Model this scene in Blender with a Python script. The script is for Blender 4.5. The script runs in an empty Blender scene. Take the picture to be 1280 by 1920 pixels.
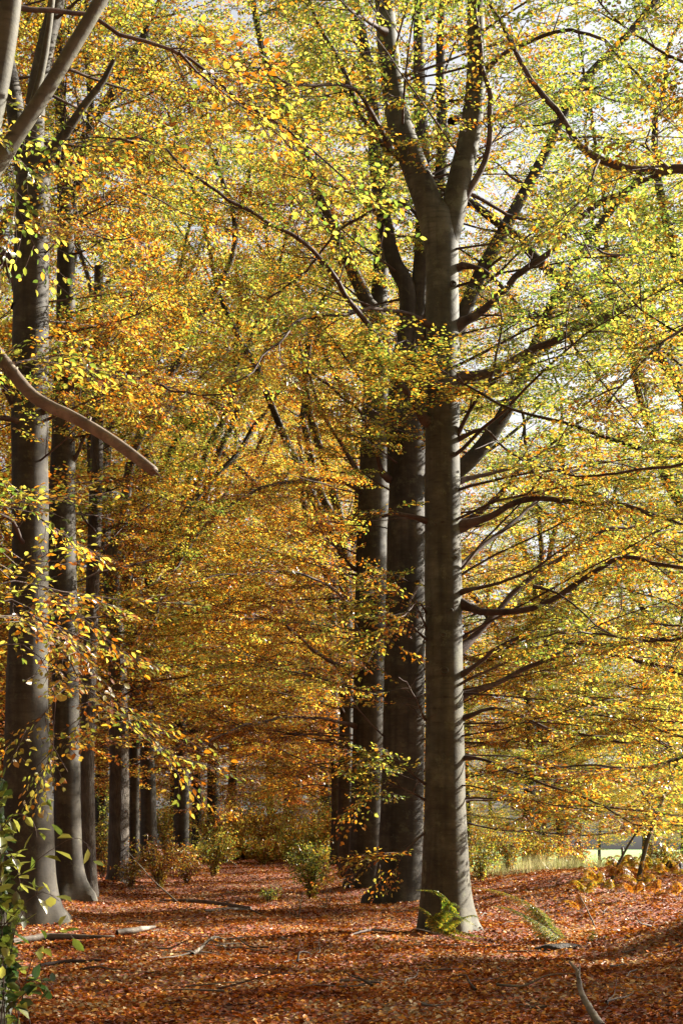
import bpy, math, random
import numpy as np
from math import radians as rad, sin, cos, pi

S = bpy.context.scene
C = S.collection
# ---------------------------------------------------------------- camera
EYE = 1.5; F = 2700.0; HOR = 1590.0            # eye height (m), focal length and horizon row in a 1280x1920 frame
cam_d = bpy.data.cameras.new('camera'); cam = bpy.data.objects.new('camera', cam_d); C.objects.link(cam)
cam_d.sensor_fit = 'VERTICAL'; cam_d.sensor_height = 36; cam_d.lens = 36 * F / 1920
cam_d.shift_y = (HOR - 960) / 1920; cam_d.clip_end = 3000; cam_d.clip_start = .1
cam.location = (0, 0, EYE); cam.rotation_euler = (rad(90), 0, 0)
S.camera = cam
S.render.resolution_x = 682; S.render.resolution_y = 1024
# ---------------------------------------------------------------- light
SUN_AZ, SUN_EL = 63.0, 28.0                     # degrees clockwise from the view direction, degrees up
W = bpy.data.worlds.new('World'); S.world = W; W.use_nodes = True
nt = W.node_tree; bg = nt.nodes['Background']
sky = nt.nodes.new('ShaderNodeTexSky'); sky.sky_type = 'NISHITA'; sky.sun_disc = False
sky.sun_elevation = rad(SUN_EL); sky.sun_rotation = rad(SUN_AZ); sky.air_density = 1.0; sky.dust_density = 5.0
hz = nt.nodes.new('ShaderNodeHueSaturation'); hz.inputs['Saturation'].default_value = .25   # milky autumn sky
nt.links.new(sky.outputs[0], hz.inputs['Color']); nt.links.new(hz.outputs[0], bg.inputs[0]); bg.inputs[1].default_value = 0.05
sd = bpy.data.lights.new('sun', 'SUN'); sd.energy = 5.0; sd.angle = rad(.5); sd.color = (1, .93, .82)
so = bpy.data.objects.new('sun', sd); C.objects.link(so)
from mathutils import Vector
so.rotation_euler = Vector((sin(rad(SUN_AZ)) * cos(rad(SUN_EL)), cos(rad(SUN_AZ)) * cos(rad(SUN_EL)), sin(rad(SUN_EL)))).to_track_quat('Z', 'Y').to_euler()
so.location = (30, 20, 30)
S.view_settings.view_transform = 'Standard'; S.view_settings.look = 'None'
S.view_settings.exposure = 2.28; S.view_settings.gamma = 1
try:
    S.cycles.max_bounces = 6; S.cycles.diffuse_bounces = 3; S.cycles.transmission_bounces = 6; S.cycles.sample_clamp_indirect = 6
except Exception: pass

RS = np.random.RandomState
Z3 = np.array((0., 0., 1.))
def P(px, py, D): return np.array(((px - 640) / F * D, D, EYE + (HOR - py) / F * D))
def nrm(v):
    v = np.asarray(v, float); return v / (np.linalg.norm(v) + 1e-12)

# ---------------------------------------------------------------- materials
def mat(name):
    m = bpy.data.materials.new(name); m.use_nodes = True
    t = m.node_tree; t.nodes.clear(); o = t.nodes.new('ShaderNodeOutputMaterial')
    return m, t, o
def N(t, k, **kw):
    n = t.nodes.new(k)
    for a, b in kw.items():
        if a == 'inp':
            for i, v in b.items(): n.inputs[i].default_value = v
        else: setattr(n, a, b)
    return n
def ramp(t, stops, interp='LINEAR'):
    n = t.nodes.new('ShaderNodeValToRGB'); cr = n.color_ramp; cr.interpolation = interp
    while len(cr.elements) < len(stops): cr.elements.new(.5)
    for e, (p, c) in zip(cr.elements, stops): e.position = p; e.color = (*c, 1)
    return n
def math_(t, op, a, b=None, c=None, clamp=False):
    n = t.nodes.new('ShaderNodeMath'); n.operation = op; n.use_clamp = clamp
    for i, v in enumerate((a, b, c)):
        if v is None: continue
        if isinstance(v, (int, float)): n.inputs[i].default_value = v
        else: t.links.new(v, n.inputs[i])
    return n.outputs[0]

def leaf_mat(name, stops, trans=.62, noise_scale=.42, noise_amt=.95, gloss=.055):
    m, t, o = mat(name); L = t.links.new
    at = N(t, 'ShaderNodeAttribute', attribute_name='lv')
    gp = N(t, 'ShaderNodeNewGeometry'); nz = N(t, 'ShaderNodeTexNoise', inp={'Scale': noise_scale, 'Detail': 3.0})
    L(gp.outputs['Position'], nz.inputs['Vector'])
    oi = N(t, 'ShaderNodeObjectInfo'); sp = N(t, 'ShaderNodeSeparateColor'); L(oi.outputs['Color'], sp.inputs[0])
    v = math_(t, 'MULTIPLY_ADD', math_(t, 'SUBTRACT', nz.outputs['Fac'], .5), noise_amt * 1.6, sp.outputs[0])
    v = math_(t, 'MULTIPLY_ADD', math_(t, 'SUBTRACT', at.outputs['Fac'], .5), .8, v)
    sz_ = N(t, 'ShaderNodeSeparateXYZ'); L(gp.outputs['Position'], sz_.inputs[0])
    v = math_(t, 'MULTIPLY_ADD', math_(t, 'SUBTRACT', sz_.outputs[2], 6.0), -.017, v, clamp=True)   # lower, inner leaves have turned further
    r = ramp(t, stops); L(v, r.inputs[0])
    hs = N(t, 'ShaderNodeHueSaturation'); L(r.outputs[0], hs.inputs['Color'])
    a2 = math_(t, 'FRACT', math_(t, 'MULTIPLY', at.outputs['Fac'], 17.3))
    L(math_(t, 'MULTIPLY_ADD', a2, .7, .36), hs.inputs['Value'])
    d = N(t, 'ShaderNodeBsdfDiffuse'); tr = N(t, 'ShaderNodeBsdfTranslucent'); g = N(t, 'ShaderNodeBsdfGlossy', inp={'Roughness': .36})
    L(hs.outputs[0], d.inputs[0])
    ts = N(t, 'ShaderNodeHueSaturation', inp={'Saturation': 1.08, 'Value': 1.25}); L(hs.outputs[0], ts.inputs['Color']); L(ts.outputs[0], tr.inputs[0])
    m1 = N(t, 'ShaderNodeMixShader', inp={0: trans}); L(d.outputs[0], m1.inputs[1]); L(tr.outputs[0], m1.inputs[2])
    m2 = N(t, 'ShaderNodeMixShader', inp={0: gloss}); L(m1.outputs[0], m2.inputs[1]); L(g.outputs[0], m2.inputs[2])
    L(m2.outputs[0], o.inputs[0]); return m
AUT = [(0, (.14, .21, .04)), (.2, (.33, .35, .06)), (.4, (.54, .47, .10)), (.56, (.62, .39, .08)), (.7, (.58, .24, .05)), (.88, (.40, .13, .035)), (1, (.22, .07, .025))]
M_LEAF = leaf_mat('beech_leaf', AUT)
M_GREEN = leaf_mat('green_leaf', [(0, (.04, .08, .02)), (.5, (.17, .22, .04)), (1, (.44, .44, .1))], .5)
M_FERN = leaf_mat('fern_leaf', [(0, (.05, .12, .02)), (.4, (.2, .27, .04)), (.6, (.5, .42, .06)), (.8, (.6, .27, .05)), (1, (.45, .16, .04))], .5)
M_LITTER = leaf_mat('litter_leaf', [(0, (.07, .02, .012)), (.25, (.16, .038, .014)), (.5, (.31, .078, .02)), (.74, (.48, .17, .04)), (.9, (.64, .33, .08)), (1, (.6, .45, .26))], .2, noise_scale=.6, noise_amt=.8, gloss=.02)

def bark_mat(name, c1, c2, c3, rough=False):
    m, t, o = mat(name); L = t.links.new
    tc = N(t, 'ShaderNodeTexCoord')
    mp = N(t, 'ShaderNodeMapping'); mp.inputs['Scale'].default_value = (1, 1, .18) if rough else (1, 1, 2.0); L(tc.outputs['Object'], mp.inputs[0])
    n1 = N(t, 'ShaderNodeTexNoise', inp={'Scale': 1.3, 'Detail': 6.0, 'Roughness': .6}); L(tc.outputs['Object'], n1.inputs['Vector'])
    n2 = N(t, 'ShaderNodeTexNoise', inp={'Scale': 22.0 if rough else 3.5, 'Detail': 5.0, 'Roughness': .65}); L(mp.outputs[0], n2.inputs['Vector'])
    n3 = N(t, 'ShaderNodeTexNoise', inp={'Scale': 30.0, 'Detail': 3.0}); L(tc.outputs['Object'], n3.inputs['Vector'])
    a = math_(t, 'MULTIPLY_ADD', n2.outputs['Fac'], .35, math_(t, 'MULTIPLY', n1.outputs['Fac'], .7))
    r = ramp(t, [(.38, c1), (.52, c2), (.66, c3)]); L(a, r.inputs[0])
    b = N(t, 'ShaderNodeBsdfPrincipled'); b.inputs['Roughness'].default_value = .75; b.inputs['Specular IOR Level'].default_value = .3
    # dark wounds and lichen specks
    vr = N(t, 'ShaderNodeTexVoronoi', inp={'Scale': 2.3}); L(mp.outputs[0], vr.inputs['Vector'])
    spk = ramp(t, [(.05, (.35, .33, .3)), (.13, (1, 1, 1))]); L(vr.outputs['Distance'], spk.inputs[0])
    mx = N(t, 'ShaderNodeMix', data_type='RGBA', blend_type='MULTIPLY'); mx.inputs[0].default_value = .7
    L(r.outputs[0], mx.inputs[6]); L(spk.outputs[0], mx.inputs[7]); L(mx.outputs[2], b.inputs['Base Color'])
    if not rough:
        mp2 = N(t, 'ShaderNodeMapping'); mp2.inputs['Scale'].default_value = (7, 7, .5); L(tc.outputs['Object'], mp2.inputs[0])
        n5 = N(t, 'ShaderNodeTexNoise', inp={'Scale': 1.0, 'Detail': 4.0}); L(mp2.outputs[0], n5.inputs['Vector'])
        st_ = ramp(t, [(.35, (.5, .5, .48)), (.55, (1, 1, 1))]); L(n5.outputs['Fac'], st_.inputs[0])
        mx2 = N(t, 'ShaderNodeMix', data_type='RGBA', blend_type='MULTIPLY'); mx2.inputs[0].default_value = .8; L(mx.outputs[2], mx2.inputs[6]); L(st_.outputs[0], mx2.inputs[7])
        n6 = N(t, 'ShaderNodeTexNoise', inp={'Scale': 3.6, 'Detail': 9.0, 'Roughness': .72}); L(tc.outputs['Object'], n6.inputs['Vector'])
        li = ramp(t, [(.55, (0, 0, 0)), (.62, (1, 1, 1))]); L(n6.outputs['Fac'], li.inputs[0])
        mx3 = N(t, 'ShaderNodeMix', data_type='RGBA'); L(math_(t, 'MULTIPLY', li.outputs[0], .55), mx3.inputs[0]); L(mx2.outputs[2], mx3.inputs[6]); mx3.inputs[7].default_value = (c3[0] * 1.15, c3[1] * 1.3, c3[2] * 1.1, 1)
        mp3 = N(t, 'ShaderNodeMapping'); mp3.inputs['Scale'].default_value = (1.5, 1.5, 14); L(tc.outputs['Object'], mp3.inputs[0])
        n7 = N(t, 'ShaderNodeTexNoise', inp={'Scale': 1.6, 'Detail': 4.0, 'Roughness': .7}); L(mp3.outputs[0], n7.inputs['Vector'])
        wr = ramp(t, [(.36, (.55, .55, .55)), (.46, (1, 1, 1))]); L(n7.outputs['Fac'], wr.inputs[0])
        mx4 = N(t, 'ShaderNodeMix', data_type='RGBA', blend_type='MULTIPLY'); mx4.inputs[0].default_value = .6; L(mx3.outputs[2], mx4.inputs[6]); L(wr.outputs[0], mx4.inputs[7]); L(mx4.outputs[2], b.inputs['Base Color'])
    bm = N(t, 'ShaderNodeBump', inp={'Strength': .9 if rough else .25, 'Distance': .06 if rough else .025})
    L(math_(t, 'MULTIPLY_ADD', n3.outputs['Fac'], .25, n2.outputs['Fac']), bm.inputs['Height']); L(bm.outputs[0], b.inputs['Normal'])
    L(b.outputs[0], o.inputs[0]); return m
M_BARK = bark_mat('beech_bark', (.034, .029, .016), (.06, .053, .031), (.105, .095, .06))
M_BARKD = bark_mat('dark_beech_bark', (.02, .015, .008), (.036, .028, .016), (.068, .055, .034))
M_OAK = bark_mat('rough_bark', (.025, .018, .013), (.065, .05, .035), (.12, .1, .075), True)
M_TWIG = bark_mat('twig_bark', (.03, .017, .012), (.065, .038, .028), (.11, .075, .055))
M_ROT = bark_mat('rotten_wood', (.008, .006, .004), (.02, .014, .008), (.04, .03, .018), True)
M_LIMB = bark_mat('weathered_limb', (.06, .042, .028), (.12, .088, .06), (.2, .155, .11))
M_DEAD = bark_mat('dead_wood', (.06, .045, .032), (.12, .095, .07), (.22, .18, .14))

# ---------------------------------------------------------------- mesh helpers
def build_mesh(name, V, faces_idx, face_len, mats, mi=None, smooth=None, lv=None):
    me = bpy.data.meshes.new(name)
    V = np.asarray(V, np.float32); nl = len(faces_idx); nf = len(face_len)
    me.vertices.add(len(V)); me.vertices.foreach_set('co', V.ravel())
    me.loops.add(nl); me.loops.foreach_set('vertex_index', np.asarray(faces_idx, np.int32))
    me.polygons.add(nf); ls = np.zeros(nf, np.int32); ls[1:] = np.cumsum(face_len)[:-1]
    me.polygons.foreach_set('loop_start', ls); me.polygons.foreach_set('loop_total', np.asarray(face_len, np.int32))
    for m in mats: me.materials.append(m)
    if mi is not None: me.polygons.foreach_set('material_index', np.asarray(mi, np.int32))
    if smooth is not None: me.polygons.foreach_set('use_smooth', np.asarray(smooth, bool))
    if lv is not None:
        a = me.attributes.new('lv', 'FLOAT', 'FACE'); a.data.foreach_set('value', np.asarray(lv, np.float32))
    me.update(calc_edges=True); return me
def link(name, me, parent=None):
    o = bpy.data.objects.new(name, me); C.objects.link(o)
    if parent is not None: o.parent = parent
    return o
def tag(o, label=None, cat=None, group=None, kind=None):
    if label: o['label'] = label
    if cat: o['category'] = cat
    if group: o['group'] = group
    if kind: o['kind'] = kind
    return o
def thing(name, label, cat, loc=(0, 0, 0), group=None):
    o = link(name, None); o.location = tuple(float(c) for c in loc); o.empty_display_size = .2
    return tag(o, label, cat, group)

def catmull(pts, step):
    pts = np.asarray(pts, float)
    if len(pts) < 3:
        n = max(2, int(np.linalg.norm(pts[-1] - pts[0]) / step) + 1); u = np.linspace(0, 1, n)[:, None]
        return pts[0] * (1 - u) + pts[-1] * u, np.linspace(0, 1, n)
    q = np.vstack([2 * pts[0] - pts[1], pts, 2 * pts[-1] - pts[-2]]); out = []; par = []
    seg = np.linalg.norm(np.diff(pts, axis=0), axis=1); cum = np.concatenate([[0], np.cumsum(seg)]); cum /= cum[-1]
    for i in range(len(pts) - 1):
        n = max(1, int(seg[i] / step)); a, b, c, d = q[i:i + 4]
        for k in range(n):
            u = k / n
            out.append(.5 * (2 * b + (c - a) * u + (2 * a - 5 * b + 4 * c - d) * u * u + (3 * b - a - 3 * c + d) * u ** 3))
            par.append(cum[i] + (cum[i + 1] - cum[i]) * u)
    out.append(pts[-1]); par.append(1.); return np.array(out), np.array(par)

class Tubes:
    def __init__(s): s.V = []; s.I = []; s.n = 0; s.nf = 0; s.L = []
    def add(s, pts, r, sides=6, mod=None, cap=False):
        pts = np.asarray(pts, float); n = len(pts); r = np.broadcast_to(np.asarray(r, float), (n,))
        T = np.gradient(pts, axis=0); T /= np.linalg.norm(T, axis=1)[:, None] + 1e-9
        ref = np.array((0., 1., 0.)) if abs(T[0][2]) > .8 else Z3
        A = np.cross(T, ref); A /= np.linalg.norm(A, axis=1)[:, None] + 1e-9
        for i in range(1, n):
            a = A[i - 1] - T[i] * np.dot(A[i - 1], T[i]); A[i] = a / (np.linalg.norm(a) + 1e-9)
        B = np.cross(T, A)
        th = np.linspace(0, 2 * pi, sides, endpoint=False)
        R = r[:, None] * np.ones(sides)[None]
        if mod is not None: R = R * mod(th, pts)
        V = pts[:, None] + R[..., None] * (A[:, None] * np.cos(th)[None, :, None] + B[:, None] * np.sin(th)[None, :, None])
        i0 = s.n + np.arange((n - 1))[:, None] * sides; k = np.arange(sides)[None]; k2 = (k + 1) % sides
        q = np.stack([i0 + k, i0 + k2, i0 + sides + k2, i0 + sides + k], -1).reshape(-1)
        s.V.append(V.reshape(-1, 3)); s.I.append(q); s.L += [4] * ((n - 1) * sides); s.n += n * sides
        if cap:
            s.I.append(np.arange(s.n - sides, s.n)); s.L.append(sides)
    def build(s, name, m, parent=None):
        me = build_mesh(name, np.vstack(s.V), np.concatenate(s.I), s.L, [m], smooth=np.ones(len(s.L), bool))
        return link(name, me, parent)

# spray templates: a flat fan of a twig with alternate side twigs and leaves
def make_spray(seed, n_side=7, length=.62, leaf=.075, per=4):
    r = RS(seed); pos = []; fw = []; tw = []
    def twig(p, d, l, n):
        for k in range(n):
            t = (k + .6) / n; sd = 1 if k % 2 else -1
            lat = np.array((-d[1], d[0], 0)) * sd
            f = nrm(d * .7 + lat * .75 + np.array((0, 0, r.uniform(-.5, .25))))
            pos.append(p + d * l * t + np.array((0, 0, -.05 * t * l))); fw.append(f)
        pos.append(p + d * l); fw.append(nrm(d + r.normal(0, .15, 3)))
    d0 = np.array((1., 0, 0)); twig(np.zeros(3), d0, length, n_side + 2); tw.append((np.zeros(3), d0 * length))
    for k in range(n_side):
        t = (k + .7) / (n_side + 1); sd = 1 if k % 2 else -1; a = sd * r.uniform(.6, .95)
        d = nrm((cos(a), sin(a), r.uniform(-.2, .12))); l = length * .55 * (1 - .6 * t) + .06
        twig(d0 * length * t, d, l, per if t < .6 else per - 1); tw.append((d0 * length * t, d0 * length * t + d * l))
    return np.array(pos), np.array(fw), tw, leaf
SPR = [make_spray(i) for i in range(8)]
SPR_FAR = [make_spray(50 + i, n_side=6, length=.68, leaf=.098, per=3) for i in range(8)]

def leaves_mesh(pos, fw, up, size, r, fold=True, ratio=.62):
    """arrays of leaf base points, directions, rough up vectors -> verts, idx, facelen, lv"""
    n = len(pos)
    up = up + r.normal(0, .34, (n, 3)); lat = np.cross(up, fw); lat /= np.linalg.norm(lat, axis=1)[:, None] + 1e-9
    nn = np.cross(fw, lat)
    s = (size * r.uniform(.65, 1.2, n))[:, None]; w = s * ratio * .5 * r.uniform(.8, 1.15, n)[:, None]
    if fold:
        dz = nn * s * r.uniform(-.02, .14, n)[:, None]; tipd = nn * s * r.uniform(-.25, .05, n)[:, None]
        V = np.stack([pos, pos + fw * s * .3 + lat * w * .9 + dz, pos + fw * s * .68 + lat * w * .8 + dz, pos + fw * s + tipd,
                      pos + fw * s * .68 - lat * w * .8 + dz, pos + fw * s * .3 - lat * w * .9 + dz], 1).reshape(-1, 3)
        b = np.arange(n)[:, None] * 6
        I = (b + np.array([0, 1, 2, 3, 0, 3, 4, 5])[None]).reshape(-1); L = np.full(2 * n, 4); lv = np.repeat(r.rand(n), 2)
    else:
        V = np.stack([pos, pos + fw * s * .5 + lat * w * 1.15, pos + fw * s, pos + fw * s * .5 - lat * w * 1.15], 1).reshape(-1, 3)
        I = np.arange(4 * n); L = np.full(n, 4); lv = r.rand(n)
    return V, I, L, lv

class Tree:
    def __init__(s, seed, leaf_scale=1., far=False, fill=1.):
        s.r = RS(seed); s.wood = Tubes(); s.sp = []; s.ls = leaf_scale; s.far = far; s.fill = fill
    def spray(s, o, f, u=None, sc=1.):
        if s.r.rand() > s.fill: return
        f = nrm(f); u = nrm((Z3 if u is None else u) + s.r.normal(0, .22, 3)); s.sp.append((np.asarray(o, float), f, u, sc * s.r.uniform(.8, 1.25)))
    def curve(s, p0, d, L, bend=0., wander=.12, n=None):
        n = n or max(3, int(L / .5)); pts = [np.asarray(p0, float)]; d = nrm(d); st = L / n
        for i in range(n):
            d = nrm(d + s.r.normal(0, wander, 3) * (1, 1, .8) + Z3 * bend / n); pts.append(pts[-1] + d * st)
        return np.array(pts)
    def dress(s, pts, r0, r1=.006, start=.2, sp=.5, sub=(.8, 2.0), tube=True, sides=6, lift=.05):
        r = s.r; pts, u = catmull(pts, .3)
        seg = np.linalg.norm(np.diff(pts, axis=0), axis=1); cum = np.concatenate([[0], np.cumsum(seg)]); L = cum[-1]
        if tube: s.wood.add(pts, r0 + (r1 - r0) * u ** .8, sides)
        q = start * L; side = 1
        while q < L:
            i = min(len(pts) - 2, int(np.searchsorted(cum, q)) - 1); i = max(i, 0)
            p = pts[i]; d = nrm(pts[i + 1] - pts[i]); lat = nrm(np.cross(d, Z3) + 1e-6); t = q / L
            a = r.uniform(.6, 1.15); dd = d * cos(a) + lat * side * sin(a) + Z3 * (r.uniform(-.22, .28) + lift)
            l = r.uniform(*sub) * (1 - .5 * t); c = s.curve(p, dd, l, -.15, .13, 4)
            rr = min(.014, r0 * .4); s.wood.add(c, np.linspace(rr, .0035, len(c)), 4)
            s.leafline(c, .15)
            side = -side; q += sp * r.uniform(.7, 1.35)
        for k in range(2): s.spray(pts[-1], d + r.normal(0, .3, 3))
    def leafline(s, c, q0=.1, step=.27, sc=1.):
        r = s.r; seg = np.linalg.norm(np.diff(c, axis=0), axis=1); cum = np.concatenate([[0], np.cumsum(seg)]); l = cum[-1]; w = 1; q = q0 * l + .05
        while q < l:
            i = max(0, min(len(c) - 2, int(np.searchsorted(cum, q)) - 1)); f = (q - cum[i]) / seg[i]; p = c[i] * (1 - f) + c[i + 1] * f
            d = nrm(c[i + 1] - c[i]); lat = nrm(np.cross(d, Z3) + 1e-6)
            s.spray(p, d * .75 + lat * w * .8 + Z3 * r.uniform(-.25, .15), sc=sc * .85); w = -w; q += step * r.uniform(.8, 1.3)
        s.spray(c[-1], c[-1] - c[-2], sc=sc)
    def crown(s, name, parent, m=None, hue=.45):
        r = s.r; T = SPR_FAR if s.far else SPR; pos = []; fw = []; up = []; sz = []; tA = []; tB = []
        k = len(s.sp); var = r.randint(0, len(T), k)
        O = np.array([x[0] for x in s.sp]); Fw = np.array([x[1] for x in s.sp]); U = np.array([x[2] for x in s.sp]); SC = np.array([x[3] for x in s.sp])
        La = np.cross(U, Fw); La /= np.linalg.norm(La, axis=1)[:, None] + 1e-9; U = np.cross(Fw, La)
        for v, (tp, tf, tw, leaf) in enumerate(T):
            ix = np.where(var == v)[0]
            if not len(ix): continue
            o, f, l, u, sc = O[ix, None], Fw[ix, None], La[ix, None], U[ix, None], SC[ix, None, None]
            pos.append((o + sc * (f * tp[None, :, :1] + l * tp[None, :, 1:2] + u * tp[None, :, 2:])).reshape(-1, 3))
            fw.append((f * tf[None, :, :1] + l * tf[None, :, 1:2] + u * tf[None, :, 2:]).reshape(-1, 3))
            up.append(np.broadcast_to(u, (len(ix), len(tp), 3)).reshape(-1, 3)); sz.append(np.full(len(ix) * len(tp), leaf))
            for a, b in (tw[:1] if s.far else tw):
                tA.append(o[:, 0] + sc[:, 0] * (f[:, 0] * a[0] + l[:, 0] * a[1] + u[:, 0] * a[2])); tB.append(o[:, 0] + sc[:, 0] * (f[:, 0] * b[0] + l[:, 0] * b[1] + u[:, 0] * b[2]))
        pos = np.vstack(pos); fw = np.vstack(fw); up = np.vstack(up); sz = np.concatenate(sz) * s.ls
        keep = r.rand(len(pos)) < .9; pos, fw, up, sz = pos[keep], fw[keep], up[keep], sz[keep]
        fw = fw + r.normal(0, .16, fw.shape); fw /= np.linalg.norm(fw, axis=1)[:, None]
        V, I, L, lv = leaves_mesh(pos, fw, up, sz, r, fold=not s.far)
        A = np.vstack(tA); B = np.vstack(tB); n = len(A); d = B - A; d /= np.linalg.norm(d, axis=1)[:, None] + 1e-9
        a = np.cross(d, Z3 + .01); a /= np.linalg.norm(a, axis=1)[:, None] + 1e-9; b = np.cross(d, a)
        w0, w1 = .004, .0018
        offs = [a, -a * .5 + b * .87, -a * .5 - b * .87]
        TV = np.stack([A + offs[i] * w0 for i in range(3)] + [B + offs[i] * w1 for i in range(3)], 1).reshape(-1, 3)
        TI = (np.arange(n)[:, None] * 6 + np.array([0, 1, 4, 3, 1, 2, 5, 4, 2, 0, 3, 5])[None]).reshape(-1) + len(V)
        me = build_mesh(name, np.vstack([V, TV]), np.concatenate([I, TI]), np.concatenate([L, np.full(3 * n, 4)]), [m or M_LEAF, M_TWIG],
                        mi=np.concatenate([np.zeros(len(L)), np.ones(3 * n)]), lv=np.concatenate([lv, np.zeros(3 * n)]))
        ob = link(name, me, parent); ob.color = (hue, 0, 0, 1); s.nleaf = len(pos); return ob

def trunk_mod(seed, flare=.55, hf=.7, z0=0., bumps=.035, roots=None):
    r = RS(seed); ph = r.uniform(0, 6.28, 8)
    def f(th, pts):
        h = np.maximum(pts[:, 2] - z0, 0)[:, None]; th = th[None]
        m = 1 + bumps * (np.sin(2 * th + ph[0] + h * .35) + .7 * np.sin(3 * th + ph[1] - h * .5) + .5 * np.sin(h * 1.7 + ph[2]) * np.sin(th + ph[3]) + .35 * np.sin(h * 4.1 + ph[6]))
        lob = .14 + 0 * th
        for k in range(5):
            a, am = roots[k] if roots else (k * 1.2566 + ph[k] * .12, .6 + .5 * sin(ph[k] * 3)); dd = np.abs((th - a + pi) % (2 * pi) - pi); lob = lob + 1.25 * am * np.exp(-(dd / .26) ** 2)
        return m + flare * np.exp(-h / hf * 2.6) * lob + flare * .3 * np.exp(-h / (hf * 2.2))
    return f
def trunk(pts, r, seed, m, parent, flare=.55, hf=.7, extra=(), name='trunk', sides=28, bumps=.03, roots=None):
    """pts polyline from the ground up, radius list per point"""
    p, u = catmull(pts, .18); pu = np.linspace(0, 1, len(pts)) if len(pts) > 2 else np.array((0, 1.))
    cum = np.concatenate([[0], np.cumsum(np.linalg.norm(np.diff(np.asarray(pts, float), axis=0), axis=1))]); cum /= cum[-1]
    t = Tubes(); t.add(p, np.interp(u, cum, r), sides, trunk_mod(seed, flare, hf, pts[0][2] + .15, bumps, roots))
    for e, er in extra:
        q, v = catmull(e, .2); c2 = np.linspace(0, 1, len(e)); t.add(q, np.interp(v, c2, er) if len(er) == len(e) else er[0] + (er[-1] - er[0]) * v, 16, trunk_mod(seed + 7, 0, 1, 0, bumps))
    return t.build(name, m, parent)
# ---------------------------------------------------------------- ground
def sm(a, b, x):
    t = np.clip((x - a) / (b - a), 0, 1); return t * t * (3 - 2 * t)
FEET = [(836, 25, .45), (748, 36, .6), (684, 43, .5), (50, 27, .6), (134, 36, .5), (168, 38, .25)]
def gz(x, y):
    x = np.asarray(x, float); y = np.asarray(y, float)
    z = np.interp(y, [0, 25, 33, 40, 50, 62, 75, 100, 160, 2000], [0, 0, .02, .1, .48, .88, 1.0, .6, .2, 0.])
    right = sm(2.2, 6.5, x - (y - 30) * .02)
    bank = .62 * sm(22, 40, y) * (1 - sm(46, 62, y)) - .55 * sm(46, 66, y)
    z = z * (1 - right) + (z * .18 + bank + .12) * right
    z = z + .34 * np.exp(-((x - 5.6) / 1.0) ** 2 - ((y - 20.5) / 2.2) ** 2) + .2 * np.exp(-((x - 7) / 2.) ** 2 - ((y - 20) / 5) ** 2) + .16 * sm(1, 4, x) * sm(25, 33, y) * (1 - sm(34, 47, y))
    z = z + .28 * sm(-5, -9, x) * (1 - sm(40, 90, y)) + .06 * np.exp(-((x - 2.) / 1.6) ** 2) * sm(26, 34, y) * (1 - sm(44, 60, y))
    near = 1 - sm(80, 200, y)
    for px_, D_, rr in FEET:
        z = z + .08 * np.exp(-(((x - (px_ - 640) / F * D_) ** 2 + (y - D_) ** 2) / (rr + .42) ** 2))
    z = z + near * (.035 * np.sin(x * 1.7 + y * .6) + .03 * np.sin(x * .8 - y * 1.3 + 1) + .02 * np.sin(x * 3.9 + 2) * np.sin(y * 3.1))
    return z
def G(px, D, dz=0.):
    x = (px - 640) / F * D; return np.array((x, D, float(gz(x, D)) + dz))
def grid(name, xs, ys, fz, m):
    X, Y = np.meshgrid(xs, ys); Zz = fz(X, Y); V = np.stack([X, Y, Zz], -1).reshape(-1, 3); nx = len(xs)
    i = (np.arange(len(ys) - 1)[:, None] * nx + np.arange(nx - 1)[None])[..., None]
    I = (i + np.array([0, 1, nx + 1, nx])).reshape(-1)
    o = link(name, build_mesh(name, V, I, np.full(len(I) // 4, 4), [m], smooth=np.ones(len(I) // 4, bool)))
    return tag(o, kind='structure')
m, t, o = mat('forest_soil'); L = t.links.new
tc = N(t, 'ShaderNodeNewGeometry'); n1 = N(t, 'ShaderNodeTexNoise', inp={'Scale': 14.0, 'Detail': 8.0, 'Roughness': .75}); L(tc.outputs['Position'], n1.inputs['Vector'])
vo = N(t, 'ShaderNodeTexVoronoi', inp={'Scale': 17.0}); L(tc.outputs['Position'], vo.inputs['Vector'])
r1 = ramp(t, [(.3, (.10, .028, .01)), (.5, (.18, .05, .015)), (.7, (.3, .1, .025))]); L(n1.outputs['Fac'], r1.inputs[0])
mx = N(t, 'ShaderNodeMix', data_type='RGBA', blend_type='OVERLAY'); mx.inputs[0].default_value = .45; L(r1.outputs[0], mx.inputs[6]); L(vo.outputs['Color'], mx.inputs[7])
hs = N(t, 'ShaderNodeHueSaturation', inp={'Saturation': .9}); L(mx.outputs[2], hs.inputs['Color'])
# meadow beyond the bank is grass: the mask follows world position
sx = N(t, 'ShaderNodeSeparateXYZ'); L(tc.outputs['Position'], sx.inputs[0])
mr = N(t, 'ShaderNodeMapRange', inp={1: 47.0, 2: 53.0}); L(math_(t, 'MULTIPLY_ADD', n1.outputs['Fac'], 6.0, sx.outputs[1]), mr.inputs[0])
mr2 = N(t, 'ShaderNodeMapRange', inp={1: 4.5, 2: 7.0}); L(math_(t, 'MULTIPLY_ADD', n1.outputs['Fac'], 3.0, sx.outputs[0]), mr2.inputs[0])
mg = math_(t, 'MULTIPLY', mr.outputs[0], mr2.outputs[0])
n4 = N(t, 'ShaderNodeTexNoise', inp={'Scale': .6, 'Detail': 6.0}); L(tc.outputs['Position'], n4.inputs['Vector'])
gr = ramp(t, [(.35, (.14, .26, .05)), (.65, (.24, .36, .1))]); L(n4.outputs['Fac'], gr.inputs[0])
m2 = N(t, 'ShaderNodeMix', data_type='RGBA'); L(mg, m2.inputs[0]); L(hs.outputs[0], m2.inputs[6]); L(gr.outputs[0], m2.inputs[7])
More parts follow.
